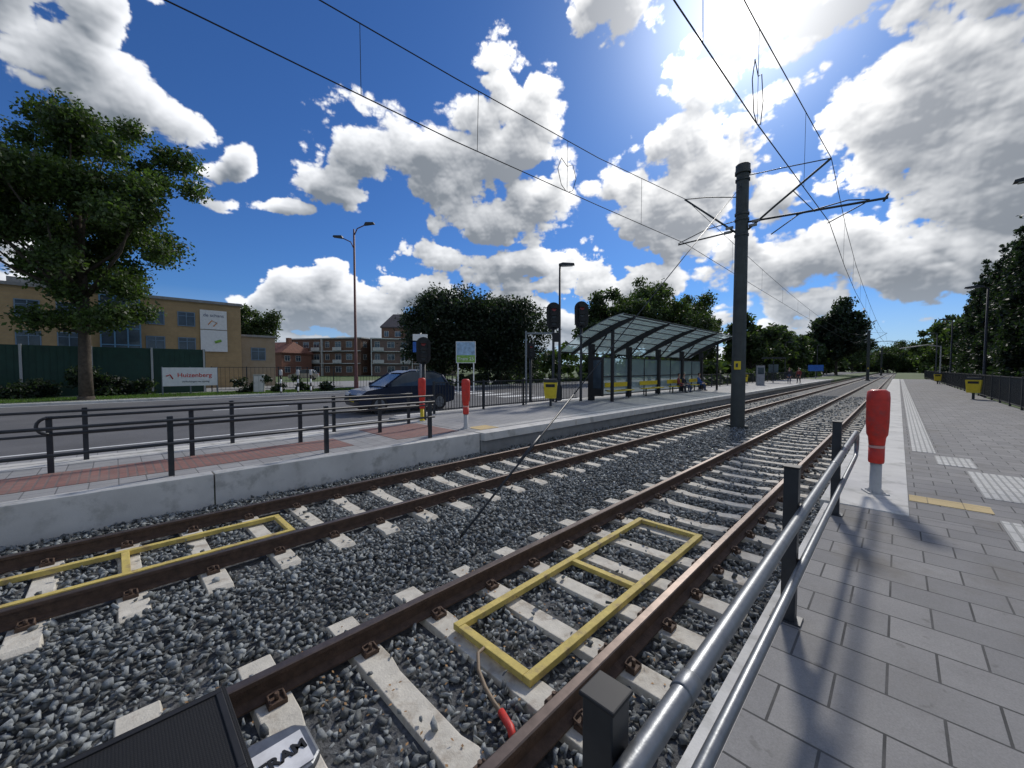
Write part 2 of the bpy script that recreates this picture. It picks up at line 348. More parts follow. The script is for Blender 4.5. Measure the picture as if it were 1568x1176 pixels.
def ballast():
    T=[]
    for i in range(14):
        bm=bmesh.new()
        for k in range(9):
            v=Vector(rng.normal(size=3)).normalized()*rng.uniform(.8,1.08); bm.verts.new((v.x*1.3,v.y*.9,v.z*.7))
        r=bmesh.ops.convex_hull(bm,input=bm.verts); 
        bmesh.ops.delete(bm,geom=[g for g in r['geom_interior'] if isinstance(g,bmesh.types.BMVert)],context='VERTS')
        bmesh.ops.triangulate(bm,faces=bm.faces); bm.verts.index_update()
        T.append((np.array([v.co[:] for v in bm.verts]),np.array([[v.index for v in f.verts] for f in bm.faces]))); bm.free()
    P=[]
    def field(x0,x1,y0,y1,sp,r):
        nx=int((x1-x0)/sp); ny=int((y1-y0)/sp)
        X,Y=np.meshgrid(np.linspace(x0,x1,nx),np.linspace(y0,y1,ny)); X=X.ravel()+rng.uniform(-.5,.5,X.size)*sp; Y=Y.ravel()+rng.uniform(-.5,.5,Y.size)*sp
        keep=np.ones(X.size,bool)
        ph=np.abs(((Y-.05+.315)%.63)-.315)
        for cx in(-2.17,-6.0):
            edge=.125+.02*np.sin(X*17+Y*9)
            on=(np.abs(X-cx)<1.27)&(ph<edge); keep&=~(on&(rng.random(X.size)<.975))
            for s in(-.752,.752): keep&=~(np.abs(X-cx-s)<.085)
        X=X[keep];Y=Y[keep]; n=len(X)
        z=-.212+rng.uniform(-.02,.03,n)+.022*np.sin(X*3.1+Y*1.7)*np.sin(Y*2.3-X)
        mid=np.exp(-((X+4.1)/.55)**2); z+=mid*.045
        z+=np.clip((-7.0-X)/.6,0,1)*.05
        ph2=np.abs(((Y-.05+.315)%.63)-.315); 
        for cx in(-2.17,-6.0):
            z=np.where((np.abs(X-cx)<1.2)&(ph2<.12),-.152,z)
        P.append(np.stack([X,Y,z,(.55+.8*rng.random(n)**1.7)*r],1))
    field(-7.6,-.66,-1.6,7.5,.0445,.034)
    field(-7.6,-.66,7.5,18,.060,.043)
    field(-7.6,-.66,18,40,.11,.066)
    P=np.concatenate(P); n=len(P); tid=rng.integers(0,len(T),n)
    V=[];F=[];off=0
    for k,(tv,tf) in enumerate(T):
        q=P[tid==k]; m=len(q)
        Q=rng.normal(size=(m,4)); Q[:,1:3]*=.45; Q/=np.linalg.norm(Q,axis=1)[:,None]; w,x,y,z=Q.T
        Rm=np.stack([1-2*(y*y+z*z),2*(x*y-z*w),2*(x*z+y*w),2*(x*y+z*w),1-2*(x*x+z*z),2*(y*z-x*w),2*(x*z-y*w),2*(y*z+x*w),1-2*(x*x+y*y)],1).reshape(m,3,3)
        vv=np.einsum('mij,vj->mvi',Rm,tv)*q[:,3][:,None,None]+q[:,None,:3]
        ff=tf[None]+(np.arange(m)*len(tv))[:,None,None]+off
        V.append(vv.reshape(-1,3)); F.append(ff.reshape(-1,3)); off+=m*len(tv)
    mesh_np('ballast_stones',np.concatenate(V),np.concatenate(F),[STONE])
ballast()

def frame(name,x0,x1,y0,y1,yc,z=-.165):
    b=MB(); w=.07; h=.055
    b.box((x0,y0,z),(x0+w,y1,z+h)); b.box((x1-w,y0,z),(x1,y1,z+h))
    for y in (y0,yc-w/2,y1-w): b.box((x0+w+.001,y,z+.003),(x1-w-.001,y+w,z+h-.002))
    return b.build(name,[YWOOD],.005)
frame('timber_detector_frame',-2.58,-1.72,1.92,5.2,3.52)
frame('timber_detector_frame',-6.38,-5.6,-1.7,1.62,.03)
b=MB()
b.path([(-2.2,1.96,-.13),(-2.18,1.85,-.12),(-2.07,1.76,-.14),(-1.93,1.7,-.15),(-1.8,1.66,-.15),(-1.66,1.63,-.15)],.014,8,0)
b.path([(-1.72,1.645,-.15),(-1.6,1.61,-.15),(-1.52,1.56,-.16)],.024,10,1)
b.path([(-1.52,1.56,-.16),(-1.44,1.44,-.2)],.016,8,0); b.build('detector_cable',[mat('cable',(.22,.16,.10),.6),REDP])

# near equipment case
e=empty('equipment_case'); b=MB()
b.box((-2.58,-.9,.20),(-1.94,.38,.27),0); b.box((-2.54,-.86,-.2),(-1.98,.35,.20),0)
for x in(-2.56,-1.99): b.box((x,-.88,.27),(x+.03,.36,.278),1)
b.box((-2.53,.33,.27),(-1.99,.36,.278),1)
WOV=brickmat('woven_black',(.016,.016,.017),(.01,.01,.011),(.002,.002,.002),.012,.012,.003,rough=.7,bump=1.0)
b.build('case_body',[WOV,BLACK],.015,parent=e)
b=MB(); b.prism([(-.16,0),(.15,0),(.18,.06),(.15,.26),(.1,.31),(-.1,.31),(-.16,.26),(-.19,.06)],(-2.16,.38,.0),(1,0,0),(0,1,0),(0,0,.05))
b.build('case_handle_plate',[GSTEEL],.015,parent=e)
b=MB(); b.box((-2.25,.42,.052),(-2.03,.65,.056)); b.build('label',[mat('label_white',(.7,.7,.7),.5)],parent=e)
text('TRAM',.085,BLACK,e,(-2.14,.535,.058),(0,0,R(95)),bold=.003)

# ------------------------------------------------------------ near railing
b=MB(); 
for y,zt in((-1.5,1.3),(.80,1.225),(3.08,1.36),(5.7,1.40)):
    b.box((-.515,y-.04,.35),(-.435,y+.04,zt),0); b.box((-.522,y-.047,zt),(-.428,y+.047,zt+.012),2)
    b.box((-.57,y-.06,.352),(-.40,y+.06,.362),0)
    for z in(1.11,.76): b.path([(-.45,y,z-.03),(-.40,y,z-.045)],.012,6,0); b.path([(-.432,y,z-.02),(-.415,y,z-.02)],.03,10,0)
R_=.17
loop=[(-.395,-3,1.12),(-.395,1.2,1.12),(-.395,4,1.12),(-.395,7.2,1.12)]+[(-.395,7.2+R_*math.sin(a),.95+R_*math.cos(a)) for a in [i*math.pi/8 for i in range(1,8)]]+[(-.395,7.2,.78),(-.395,4,.78),(-.395,-3,.78)]
rad=[.029]*7+[.027]*2+[.024]*(len(loop)-9)
b.path(loop,rad,16,1)
for y in(1.05,4.6): b.path([(-.395,y,1.12),(-.395,y+.07,1.12)],.033,16,1)
b.build('handrail',[DSTEEL,GSTEEL,BLACK],.004)

# ------------------------------------------------------------ bollards
def bollard(x,y,z=.36,yellow=False):
    b=MB()
    b.box((-.11,-.11,0),(.11,.11,.015),2); b.lathe((0,0,.01),[(.085,0),(.085,.02),(.062,.05),(.06,.42)],16,2 if not yellow else 3)
    for w in range(4): a=w*math.pi/2+.78; b.lathe((.1*math.cos(a),.1*math.sin(a),.012),[(.012,0),(.012,.02)],6,2)
    b.lathe((0,0,.4),[(.075,0),(.082,.02),(.082,.2)],16,0); b.lathe((0,0,.6),[(.083,0),(.083,.035)],16,1)
    b.lathe((0,0,.64),[(.082,0),(.09,.1),(.108,.14),(.116,.3),(.118,.62),(.11,.7),(.07,.73)],16,0)
    return b.build('red_bollard',[REDP,REFL,LPOST,YEL],0,loc=(x,y,z),rz=.4)
bollard(-.18,7.05); bollard(-8.5,6.8,.35); bollard(-10.7,6.8,.35,True)

# ------------------------------------------------------------ left railings
def rail_fence(name,x,ys,h,rails,hoop=False,z0=.35,r=.024):
    b=MB()
    for y in ys: b.box((x-.035,y-.035,z0-.1),(x+.035,y+.035,z0+h),0)
    y0,y1=min(ys),max(ys)
    for z in rails: b.path([(x+.05,y0-.02,z0+z),(x+.05,y1+.1,z0+z)],r,8,0)
    for y in ys:
        for z in rails: b.path([(x,y,z0+z-.03),(x+.05,y,z0+z-.01)],.012,5,0)
    if hoop:
        a,c=rails[0],rails[-1]; m=(a+c)/2; rr=abs(a-c)/2
        b.path([(x+.05,y0-rr*math.sin(t),z0+m+rr*math.cos(t)) for t in [i*math.pi/8 for i in range(9)]],r,8,0)
    return b.build(name,[DSTEEL])
rail_fence('ramp_railing',-8.0,[-5.9,-3.7,-1.6,.58,2.9,5.3],.92,[.86,.5])
rail_fence('ramp_railing',-9.55,[-.75,1.0,2.9,4.8,6.3],.9,[.88,.62],True)
rail_fence('roadside_railing',-10.5,[-7,-4.8,-2.6,-.4,1.8,4,6.2],.95,[.9,.5])
def bar_fence(name,x,y0,y1,h,sp=.13,z0=.35,m=DSTEEL,seg=2.4):
    b=MB(); y=y0
    while y<=y1: b.box((x-.035,y-.035,z0-.2),(x+.035,y+.035,z0+h+.05)); y+=seg
    for z in(.12,h-.03): b.box((x-.02,y0,z0+z),(x+.02,y1,z0+z+.04))
    y=y0+sp
    while y<y1: b.box((x-.009,y-.009,z0+.1),(x+.009,y+.009,z0+h)); y+=sp
    return b.build(name,[m])
bar_fence('bar_fence',-12.1,8.2,17.2,1.15); bar_fence('bar_fence',-12.3,34,90,1.15,.2)
bar_fence('platform_fence',3.55,-1,60,1.3,.12); bar_fence('platform_fence',3.55,60,110,1.3,.3)
bar_fence('median_fence',-31.6,14,70,1.3,.25,.15)

# ------------------------------------------------------------ catenary
def mast(y,arms=True):
    e=empty('catenary_mast',(-4.15,y,0)); b=MB()
    b.lathe((0,0,-.3),[(.24,0),(.235,2),(.205,9.35),(.205,9.4)],12,0)
    b.lathe((0,0,8.95),[(.26,0),(.26,.08),(.24,.12),(.24,.3),(.2,.34)],12,0)
    for z in(6.75,7.3,7.5,8.7): b.lathe((0,0,z),[(.24,0),(.24,.07)],12,0)
    b.box((-.35,-.06,-.25),(.35,.06,-.05),0); b.lathe((0,0,-.28),[(.36,0),(.36,.12),(.26,.14)],12,0)
    b.box((-.08,-.26,1.98),(.13,-.22,2.28),2); b.box((-.03,-.265,2.06),(.05,-.262,2.2),0)
    r=.035
    b.path([(.2,0,6.95),(1.0,0,7.55),(2.47,0,8.6)],r,8,0); b.path([(.2,0,8.85),(1.2,0,8.75),(2.47,0,8.6)],.018,6,0)
    b.path([(.2,0,7.22),(3.8,0,6.98)],r,8,0); b.path([(3.7,0,6.9),(3.8,0,7.1)],.03,6,0)
    b.path([(.9,.02,6.62),(1.7,0,7.1)],.02,6,0); b.path([(1.6,0,7.08),(2.9,0,7.18),(3.4,0,7.05)],.02,6,0)
    b.path([(2.42,0,6.6),(3.3,0,6.98)],.018,6,0)
    b.path([(1.5,0,7.9),(2.1,0,7.05)],.014,6,0)
    b.path([(-.2,0,6.95),(-2.02,0,8.66)],r,8,0); b.path([(-.2,0,8.2),(-1.2,0,8.5),(-2.0,0,8.66)],.018,6,0)
    b.path([(-.2,0,7.0),(-2.25,0,6.95)],r*.8,8,0); b.path([(-2.25,0,7.0),(-1.2,0,7.3),(-.25,0,7.35)],.018,6,0)
    for p in((.35,0,7.07),(.45,0,7.2),(-.4,0,7.15),(-.45,0,7.0)):
        b.path([(p[0]-.12,0,p[2]),(p[0]+.12,0,p[2])],.055,10,1)
    b.build('mast_and_brackets',[MAST,CONCD,YEL],parent=e)
    return e
ms=[15.95,100,180]
for y in ms: mast(y)
b=MB()
def wires(pts_c,pts_m,xs,xm,zc,zm):
    c=list(pts_c); m=list(pts_m)
    for i in range(len(ms)-1):
        for k in range(1,13):
            t=k/12; y=ms[i]+(ms[i+1]-ms[i])*t; u=min(1,t*8) if i==0 else 1
            c.append((pts_c[-1][0]*(1-u)+xs*u,y,zc-.3*4*t*(1-t))); m.append((pts_m[-1][0]*(1-u)+xm*u,y,zm-1.2*4*t*(1-t)))
    b.path(c,.011,5,0); b.path(m,.011,5,0); return c,m
cl,ml=wires([(-7.0,-16,6.75),(-6.95,-4,6.68),(-6.8,.9,6.72),(-6.6,5,6.66),(-6.35,10,6.75),(-6.14,15.95,6.95)],
            [(-7.0,-16,8.5),(-6.9,-4,7.85),(-6.8,1.9,7.9),(-6.55,5,7.88),(-6.35,10,8.1),(-6.14,15.95,8.66)],-6.1,-6.1,6.95,8.66)
cr,mr=wires([(-2.3,-16,6.7),(-2.25,-4,6.6),(-2.15,4,6.6),(-2.05,8.5,6.65),(-1.68,15.95,6.62)],
            [(-2.3,-16,8.4),(-2.25,-4,8.2),(-2.2,4,8.2),(-2.05,8.5,8.4),(-1.68,15.95,8.6)],-1.9,-1.9,6.62,8.6)
def interp(L,y):
    for p,q in zip(L,L[1:]):
        if p[1]<=y<=q[1]: t=(y-p[1])/(q[1]-p[1]); return Vector(p).lerp(Vector(q),t)
for C_,M_,ys in((cl,ml,[-2,.6,3.1,5.6,8.6,12.5]),(cr,mr,[-1,3,6,8.7,12.5])):
    for y in ys+[22,28,34,40,46,56,64,72,80]:
        p=interp(C_,y); q=interp(M_,y); b.path([p,q],.006,4,0)
        if abs(y-8.65)<.1:
            z0=p.z; h=q.z-p.z
            for s in(-1,1): b.path([(p.x,y,z0+h*.5),(p.x,y+s*.25,z0+h*.6),(p.x,y+s*.4,z0+h*.35),(p.x,y+s*.25,z0+.1),(p.x,y+s*.05,z0)],.009,5,0)
b.build('overhead_wires',[BLACK])
b=MB(); b.path([(-3.96,2.95,-.25),(-4.02,5.6,1.55)],.016,8,0); b.path([(-4.02,5.6,1.55),(-4.15,15.8,8.5)],.011,6,0); b.path([(-4.0,4.2,.6),(-4.01,4.7,.94)],.026,8,0)
b.lathe((-3.96,2.93,-.26),[(.1,0),(.1,.06),(.03,.09)],10,0); b.build('mast_guy_wire',[DSTEEL])

# ------------------------------------------------------------ shelter
def shelter():
    e=empty('tram_shelter'); b=MB(); g=MB()
    arc=[(-12.75,2.85),(-12.2,3.25),(-11.6,3.6),(-11.0,3.9),(-10.4,4.15),(-9.9,4.33),(-9.4,4.45),(-9.1,4.5)]
    ys=[17.6,21.6,25.6,29.6,33.6]
    for y in ys:
        b.box((-11.62,y-.13,.35),(-11.36,y+.13,3.3),0)
        b.box((-10.32,y-.07,.35),(-10.2,y+.07,3.95),0) if y in(17.6,33.6) else None
        n=len(arc)
        th=[.1,.2,.3,.34,.3,.24,.16,.08]
        poly=[(x,z) for x,z in arc]+[(x,z-t) for (x,z),t in reversed(list(zip(arc,th)))]
        o=len(b.v); 
        for yy in(y-.07,y+.07): b.v+=[(x,yy,z) for x,z in poly]
        m=len(poly)
        for i in range(n-1):
            for oo in(0,m): b.f.append((o+oo+i,o+oo+i+1,o+oo+m-2-i,o+oo+m-1-i)); b.m.append(0); b.s.append(False)
        for i in range(m): j=(i+1)%m; b.f.append((o+i,o+j,o+m+j,o+m+i)); b.m.append(0); b.s.append(False)
        b.path([(-11.45,y,2.7),(-10.6,y,3.72)],.04,8,0)
    y0,y1=16.6,34.8
    for i,(x,z) in enumerate(arc): b.box((x-.03,y0,z+.002),(x+.03,y1,z+.06),0 if i in(0,7) else 1)
    for i in range(len(arc)-1):
        (xa,za),(xb,zb)=arc[i],arc[i+1]; g.add([(xa,y0,za+.075),(xb,y0,zb+.075),(xb,y1,zb+.075),(xa,y1,za+.075)],[(0,1,2,3)])
    y=y0
    while y<y1: 
        b.path([(x,y,z+.085) for x,z in arc],.02,4,1); y+=1.0
    for i in range(4):
        g.add([(-11.5,ys[i]+.15,.6),(-11.5,ys[i+1]-.15,.6),(-11.5,ys[i+1]-.15,2.6),(-11.5,ys[i]+.15,2.6)],[(0,1,2,3)])
        for z in(.55,1.55,2.6): b.box((-11.53,ys[i]+.13,z),(-11.47,ys[i+1]-.13,z+.05),0)
        b.box((-11.53,ys[i]+1.98,.35),(-11.47,ys[i]+2.03,2.6),0)
    b.box((-11.35,17.45,.6),(-10.75,17.6,2.6),0); b.box((-11.28,17.44,1.0),(-10.82,17.446,2.45),3)
    for ya,yb in((18.6,21.0),(22.6,25.0),(26.6,29.0),(30.6,33.0)):
        b.box((-11.2,ya,.78),(-10.8,yb,.83),2); b.box((-11.3,ya,1.0),(-11.26,yb,1.25),2)
        for y in(ya+.3,yb-.3): b.box((-11.05,y-.03,.35),(-10.98,y+.03,.78),0); b.box((-11.45,y-.02,.8),(-11.2,y+.02,.84),0)
    b.build('steel_frame',[BLACK,GSTEEL,YEL,WGL],parent=e); g.build('glass_panels',[GLASS],parent=e,fixn=False)
shelter()

# ------------------------------------------------------------ street furniture
def bin_(x,y,z=.35,s=1,rz=0):
    b=MB(); b.box((-.05,-.05,0),(.05,.05,.5),1)
    b.prism([(-.24,.35),(.24,.35),(.3,1.05),(-.3,1.05)],(0,-.2,0),(1,0,0),(0,0,1),(0,.4,0)); b.prism([(-.3,1.06),(.3,1.06),(.26,1.2),(-.26,1.2)],(0,-.2,0),(1,0,0),(0,0,1),(0,.4,0),1)
    b.box((-.2,-.212,.85),(.2,-.205,.98),2)
    return b.build('yellow_litter_bin',[YEL,DSTEEL,BLACK],.02,loc=(x,y,z),rz=rz)
bin_(-11.0,13.6,rz=.6); bin_(2.95,33,rz=-.2); bin_(3.1,64); bin_(-11.4,46,rz=.5)
def lamp_single(x,y,h,arm,name='street_lamp',rz=0,z=.15,r=.08):
    b=MB(); b.lathe((0,0,0),[(r*1.7,0),(r*1.6,.9),(r,1.0),(r*.6,h)],10,0)
    b.path([(0,0,h-.05),(arm*.6,0,h+.08),(arm,0,h+.1)],.035,6,0)
    b.prism([(arm-.1,-.0),(arm+.7,.03),(arm+.68,.1),(arm+.1,.16),(arm-.1,.1)],(0,-.14,h+.05),(1,0,0),(0,0,1),(0,.28,0)); b.box((arm+.05,-.1,h+.035),(arm+.6,.1,h+.06),1)
    return b.build(name,[DSTEEL,LPOST],loc=(x,y,z),rz=rz)
lamp_single(-12.6,16.3,7.1,.05,rz=.6); lamp_single(3.9,39,7.0,.3,rz=math.pi*1.0); lamp_single(4.1,21.2,7.95,.85,rz=math.pi)
for y in(62,85): lamp_single(3.9,y,7,.3,rz=math.pi)
lamp_single(-12.9,48,6,.3); lamp_single(-12.9,75,6,.3); lamp_single(-40,40,8,.4); lamp_single(-13,110,7,.3)
RPOLE=mat('pole_red_brown',(.13,.05,.045),.55,0,.2)
b=MB(); b.lathe((0,0,0),[(.17,0),(.16,1.2),(.12,1.3),(.07,12.0)],10,0)
for s,hh in((-1,11.6),(1,12.6)):
    b.path([(0,0,hh-.7),(s*.25,0,hh-.15),(s*.9,0,hh+.15)],.04,6,0)
    b.prism([(0,0),(.75,.1),(.7,.2),(.1,.2)],(s*.8,-.15,hh+.1),(s,0,0),(0,0,1),(0,.3,0),1)
b.lathe((0,0,11.9),[(.07,0),(.06,.5)],8,0)
b.build('double_arm_street_lamp',[RPOLE,DSTEEL],loc=(-29.6,13,.15),rz=.8)
LENSR=mat('red_lens',(.35,.02,.015),.3); LENSD=mat('dark_lens',(.03,.03,.03),.3)
def tlight(x,y,top,rz,z=.35,oval=True,ls=1.0):
    b=MB(); b.lathe((0,0,0),[(.09,0),(.07,.1),(.06,top-.3)],8,0)
    hb=top-.5*ls
    pts=[(.3*ls*math.cos(a),.3*ls*math.sin(a)+(.28*ls if math.sin(a)>0 else -.28*ls)) for a in [i*math.pi/10 for i in range(20)]]
    b.prism([(p,q) for p,q in pts],(0,-.02,hb),(1,0,0),(0,0,1),(0,-.03,0),1)
    b.box((-.14*ls,-.2,hb-.46*ls),(.14*ls,-.051,hb+.46*ls),1)
    for i,m in enumerate((2,3,3)):
        zc=hb+.29*ls-i*.29*ls; b.path([(0,-.2,zc),(0,-.215,zc)],.1*ls,14,m)
        b.path([(-.1*ls,-.2,zc+.04*ls),(-.07*ls,-.36,zc+.09*ls)],.01,4,1); b.prism([(.12*ls*math.cos(a),.12*ls*math.sin(a)) for a in[i*math.pi/8 for i in range(9)]],(0,-.36,zc),(1,0,0),(0,0,1),(0,.15,0),1)
    return b.build('traffic_light',[DSTEEL,BLACK,LENSR,LENSD],loc=(x,y,z),rz=rz)
tlight(-12.45,15.6,4.9,.8,ls=1.2); tlight(-11.6,16.8,5.0,.8,ls=1.2); tlight(-10.75,6.9,2.6,1.0,ls=.75); tlight(-13.0,14.5,2.9,.9,ls=.7)
b=MB(); b.box((-.04,-.04,0),(.04,.04,3.4),0); b.box((0,-.04,3.25),(1.3,.04,3.33),0); b.box((1.2,-.2,2.9),(1.5,.2,3.3),1); b.build('signal_gantry_post',[GSTEEL,BLACK],loc=(-12.3,13.4,.35),rz=.7)
b=MB(); b.lathe((0,0,0),[(.04,0),(.04,3.2)],8,0); b.box((-.28,-.06,2.45),(.28,-.04,2.85),1); b.box((-.28,-.06,2.9),(.28,-.04,3.15),2); b.build('blue_road_sign',[GSTEEL,mat('sign_blue',(.02,.11,.42),.4),WHITE],loc=(-13.3,8.4,.2),rz=.9)
e=empty('advertising_board',(-23.6,18.9,.15),.78); b=MB(); b.box((-.75,-.03,2.3),(.75,.03,3.95),0); b.box((-.7,-.037,2.9),(.7,-.032,3.9),2); b.box((-.7,-.037,2.35),(.7,-.032,2.9),1); 
for x in(-.6,.6): b.box((x-.04,-.04,0),(x+.04,.02,2.3),0)
b.build('board',[WHITE,mat('poster_green',(.25,.45,.08),.5,0,.5,4),mat('poster_sky',(.35,.5,.65),.5,0,.4,3)],parent=e)
text('Tram 25',.36,WHITE,e,(0,-.045,2.62),(R(90),0,0))
for (x,y) in((-30.9,8.2),(-30.9,9.3),(-31,10.2)):
    b=MB()
    for i in range(5): b.lathe((0,0,i*.28),[(.06,0),(.06,.278)],10,i%2)
    b.lathe((0,0,1.4),[(.09,0),(.1,.1),(.1,.35),(.07,.4)],10,2)
    b.build('striped_beacon_post',[BLACK,WHITE,LPOST],loc=(x,y,.15))
b=MB(); b.box((-.35,-.25,0),(.35,.25,1.35)); b.box((-.37,-.27,1.35),(.37,.27,1.42)); b.box((-.3,-.256,.1),(-.01,-.252,1.3),1); b.box((.01,-.256,.1),(.3,-.252,1.3),1); b.build('utility_cabinet',[mat('cabinet_grey',(.33,.34,.31),.6),CONC],.01,loc=(-35,7.8,.15),rz=1.2)
b=MB(); b.box((-.35,-.25,0),(.35,.25,2.0)); b.box((-.28,-.256,1.1),(.28,-.252,1.8),1); b.box((-.4,-.3,2.0),(.4,.3,2.08),2); b.build('ticket_machine',[mat('machine_grey',(.3,.31,.33),.4),WGL,DSTEEL],.01,loc=(-10.2,47,.35),rz=.4)
b=MB(); b.box((-.03,-.03,0),(.03,.03,2.0),0); b.box((-1.0,-.05,1.3),(1.0,-.03,2.3),1); b.build('blue_road_sign',[GSTEEL,mat('sign_blue2',(.02,.13,.5),.4)],loc=(-9.6,80,.35),rz=.1)
b=MB(); b.box((-.05,-.05,0),(.05,.05,3),0); b.box((-1.2,-.4,2.9),(1.2,.4,3.05),0);b.box((-.5,-.05,1.2),(.5,0,2.2),1); b.build('platform_canopy',[DSTEEL,WGL],loc=(-10.8,56,.35),rz=.3)
b=MB(); b.box((1,-.06,0),(1.1,.06,4.2),0); b.path([(1.05,0,4.1),(0,0,4.35),(-2.2,0,4.0)],.05,6,0); b.build('signal_gantry',[LPOST],loc=(2.2,64,.35))

# ------------------------------------------------------------ trees
def leaves(cent,rad,n,size,flat=.8):
    cent=np.array(cent); rad=np.array(rad); w=rad**2; idx=rng.choice(len(cent),n,p=w/w.sum())
    d=rng.normal(size=(n,3)); d/=np.linalg.norm(d,axis=1)[:,None]
    r=rng.uniform(0,1,n)**.45*rad[idx]; d[:,2]*=flat; p=cent[idx]+d*r[:,None]*rng.uniform(.7,1.45,n)[:,None]
    a=rng.normal(size=(n,3)); a/=np.linalg.norm(a,axis=1)[:,None]; c=rng.normal(size=(n,3)); bb=np.cross(a,c); bb/=np.linalg.norm(bb,axis=1)[:,None]
    s=(size*rng.uniform(.5,1.3,n))[:,None]
    v=np.stack([p-a*s,p-bb*s*.55,p+a*s,p+bb*s*.55],1).reshape(-1,3)
    return v,np.arange(4*n).reshape(n,4)
def tree(loc,h,cr,z0,tr,n,ls,leaf,seed,ncl=70,cl=.24,shape='round',name='tree',ry=None,low=None):
    global rng
    rng=np.random.default_rng(seed); rnd=random.Random(seed)
    e=empty(name,loc); ry=ry or cr
    cz=(h+z0)/2; hz=(h-z0)/2; C=[];Q=[]
    while len(C)<ncl:
        p=rng.uniform(-1,1,3); r=np.linalg.norm(p)
        if r>1 or r<.25*rng.random(): continue
        p*= .9+.16*math.sin(3*math.atan2(p[1],p[0])+seed)+.08*math.sin(5*p[2]+seed)
        k=1.0
        if shape=='egg': k=1.05-.3*p[2] if p[2]>0 else 1.05+.1*p[2]
        if shape=='cone': k=.8-.42*p[2]
        C.append((p[0]*cr*k*.9,p[1]*ry*k*.9,cz+p[2]*hz*.92)); Q.append(cl*cr*rng.uniform(.6,1.3)*(k if shape=='cone' else 1))
    if low:
        for q in low: C.append(q[:3]); Q.append(q[3])
    b=MB(); top=cz+hz*.5
    tp=[(0,0,-.1),(.05,0,h*.12),(-.05,.05,z0),(.1,-.05,cz),(0,.1,top)]
    b.path([(0,0,-.1),(0,0,.25)],[tr*1.5,tr*1.02],10,0); b.path(tp,[tr,tr*.85,tr*.75,tr*.45,tr*.12],10,0)
    for i in rnd.sample(range(len(C)),min(len(C),26)):
        c=C[i]; t=rnd.uniform(.3,.8); zz=z0*.9+(c[2]-z0*.9)*t*.6 if c[2]>z0 else z0*.8
        s=Vector((0,0,min(zz,top))); en=Vector(c); mid=s.lerp(en,.5)+Vector((rnd.uniform(-.4,.4),rnd.uniform(-.4,.4),-.3))
        b.path([s,mid,en],[tr*.32,tr*.2,tr*.06],6,0)
    b.build('trunk_and_limbs',[BARK],parent=e,fixn=False)
    v,f=leaves(C,Q,n,ls); mesh_np('foliage',v,f,[leaf],parent=e)
    return e
tree((-34,-1.2,.15),17.8,6.5,5.0,.33,100000,.12,LEAF1,11,ncl=110,cl=.155,shape='egg',low=[(1.0,.5,4.7,1.0),(-.8,-.7,4.8,.9),(-1.6,1.2,5.2,1.0),(1.5,1.5,5.0,.9),(.3,-1.8,4.5,.8),(-1.9,-2,5.0,.8),(.6,2.6,5.3,.8)])
tree((-36.5,26,.15),11.0,5.6,.6,.3,45000,.17,LEAF2,12,ncl=90,cl=.25)
tree((-32.0,30.5,.15),10.6,5.6,.6,.3,45000,.17,LEAF2,13,ncl=90,cl=.25)
for i,(x,y,h,r) in enumerate([(-26,45,12,5),(-25.5,54,15,6.5),(-22.5,60,13.5,5),(-24,68,12,5),(-71,14,12.5,5)]):
    tree((x,y,.15),h,r,2.5,.25,26000,.21,LEAF3,20+i,ncl=75,cl=.2)
for i in range(9):
    tree((-17-random.uniform(0,3),74+i*13,.15),random.uniform(9,12),4.6,1.5,.2,7000,.4,LEAF3,40+i,ncl=40)
tree((-13.2,150,.15),21,8.5,3,.4,18000,.5,LEAF2,60,ncl=60)
for i,(x,y,h,r) in enumerate([(9,96,11,4),(10,112,13,5),(10,130,15,6),(9,155,15,6),(8,180,14,7),(12,84,11,4),(-4,275,14,8),(8,270,15,9),(-16,250,15,9),(-2,290,16,9),(4,300,15,9)]):
    tree((x,y,.15),h,r,1.5,.25,8000,.42,LEAF3,70+i,ncl=40)
yy=30.0; i=0
while yy<74:
    tree((5.9+random.uniform(-.1,.6),yy,.15),random.uniform(12.0,15.0)*(1 if yy<52 else .93),1.55,.2,.13,18000,.13,CONIF,90+i,ncl=150,cl=.36,shape='cone',name='conifer_tree'); yy+=random.uniform(2.7,4.0); i+=1
def mass(name,segs,n,ls,m,seed):
    global rng; rng=np.random.default_rng(seed); C=[];Q=[]
    for (x0,y0,x1,y1,h,k) in segs:
        for i in range(k):
            t=rng.random(); r=rng.uniform(.12,.3)*h; C.append((x0+(x1-x0)*t+rng.normal()*h*.15,y0+(y1-y0)*t+rng.normal()*h*.15,.1+rng.uniform(.1,.82)*h*(.75+.25*math.sin(t*23+h)))); Q.append(r)
    v,f=leaves(C,Q,n,ls); return mesh_np(name,v,f,[m])
mass('distant_tree_row',[(-190,70,-60,200,11,160),(-60,110,-18,220,10,110),(-60,60,-30,95,8,80),(30,120,10,260,14,80),(-150,-20,-170,60,11,60),(-40,310,40,310,16,160)],75000,.8,LEAF3,5)
mass('hedge',[(-37.6,-14,-37.6,1.5,2.1,80),(-36,6.5,-34,13,1.4,30)],22000,.12,LEAF2,6)
mass('hedge',[(5.4,12,5.4,110,2.6,190)],50000,.13,CONIF,8)
mass('shrub_border',[(-33,17,-33,60,1.6,120)],24000,.2,LEAF3,9)
mass('background_shrubs',[(-13.8,40,-13.8,120,2.0,120)],20000,.25,LEAF3,10)
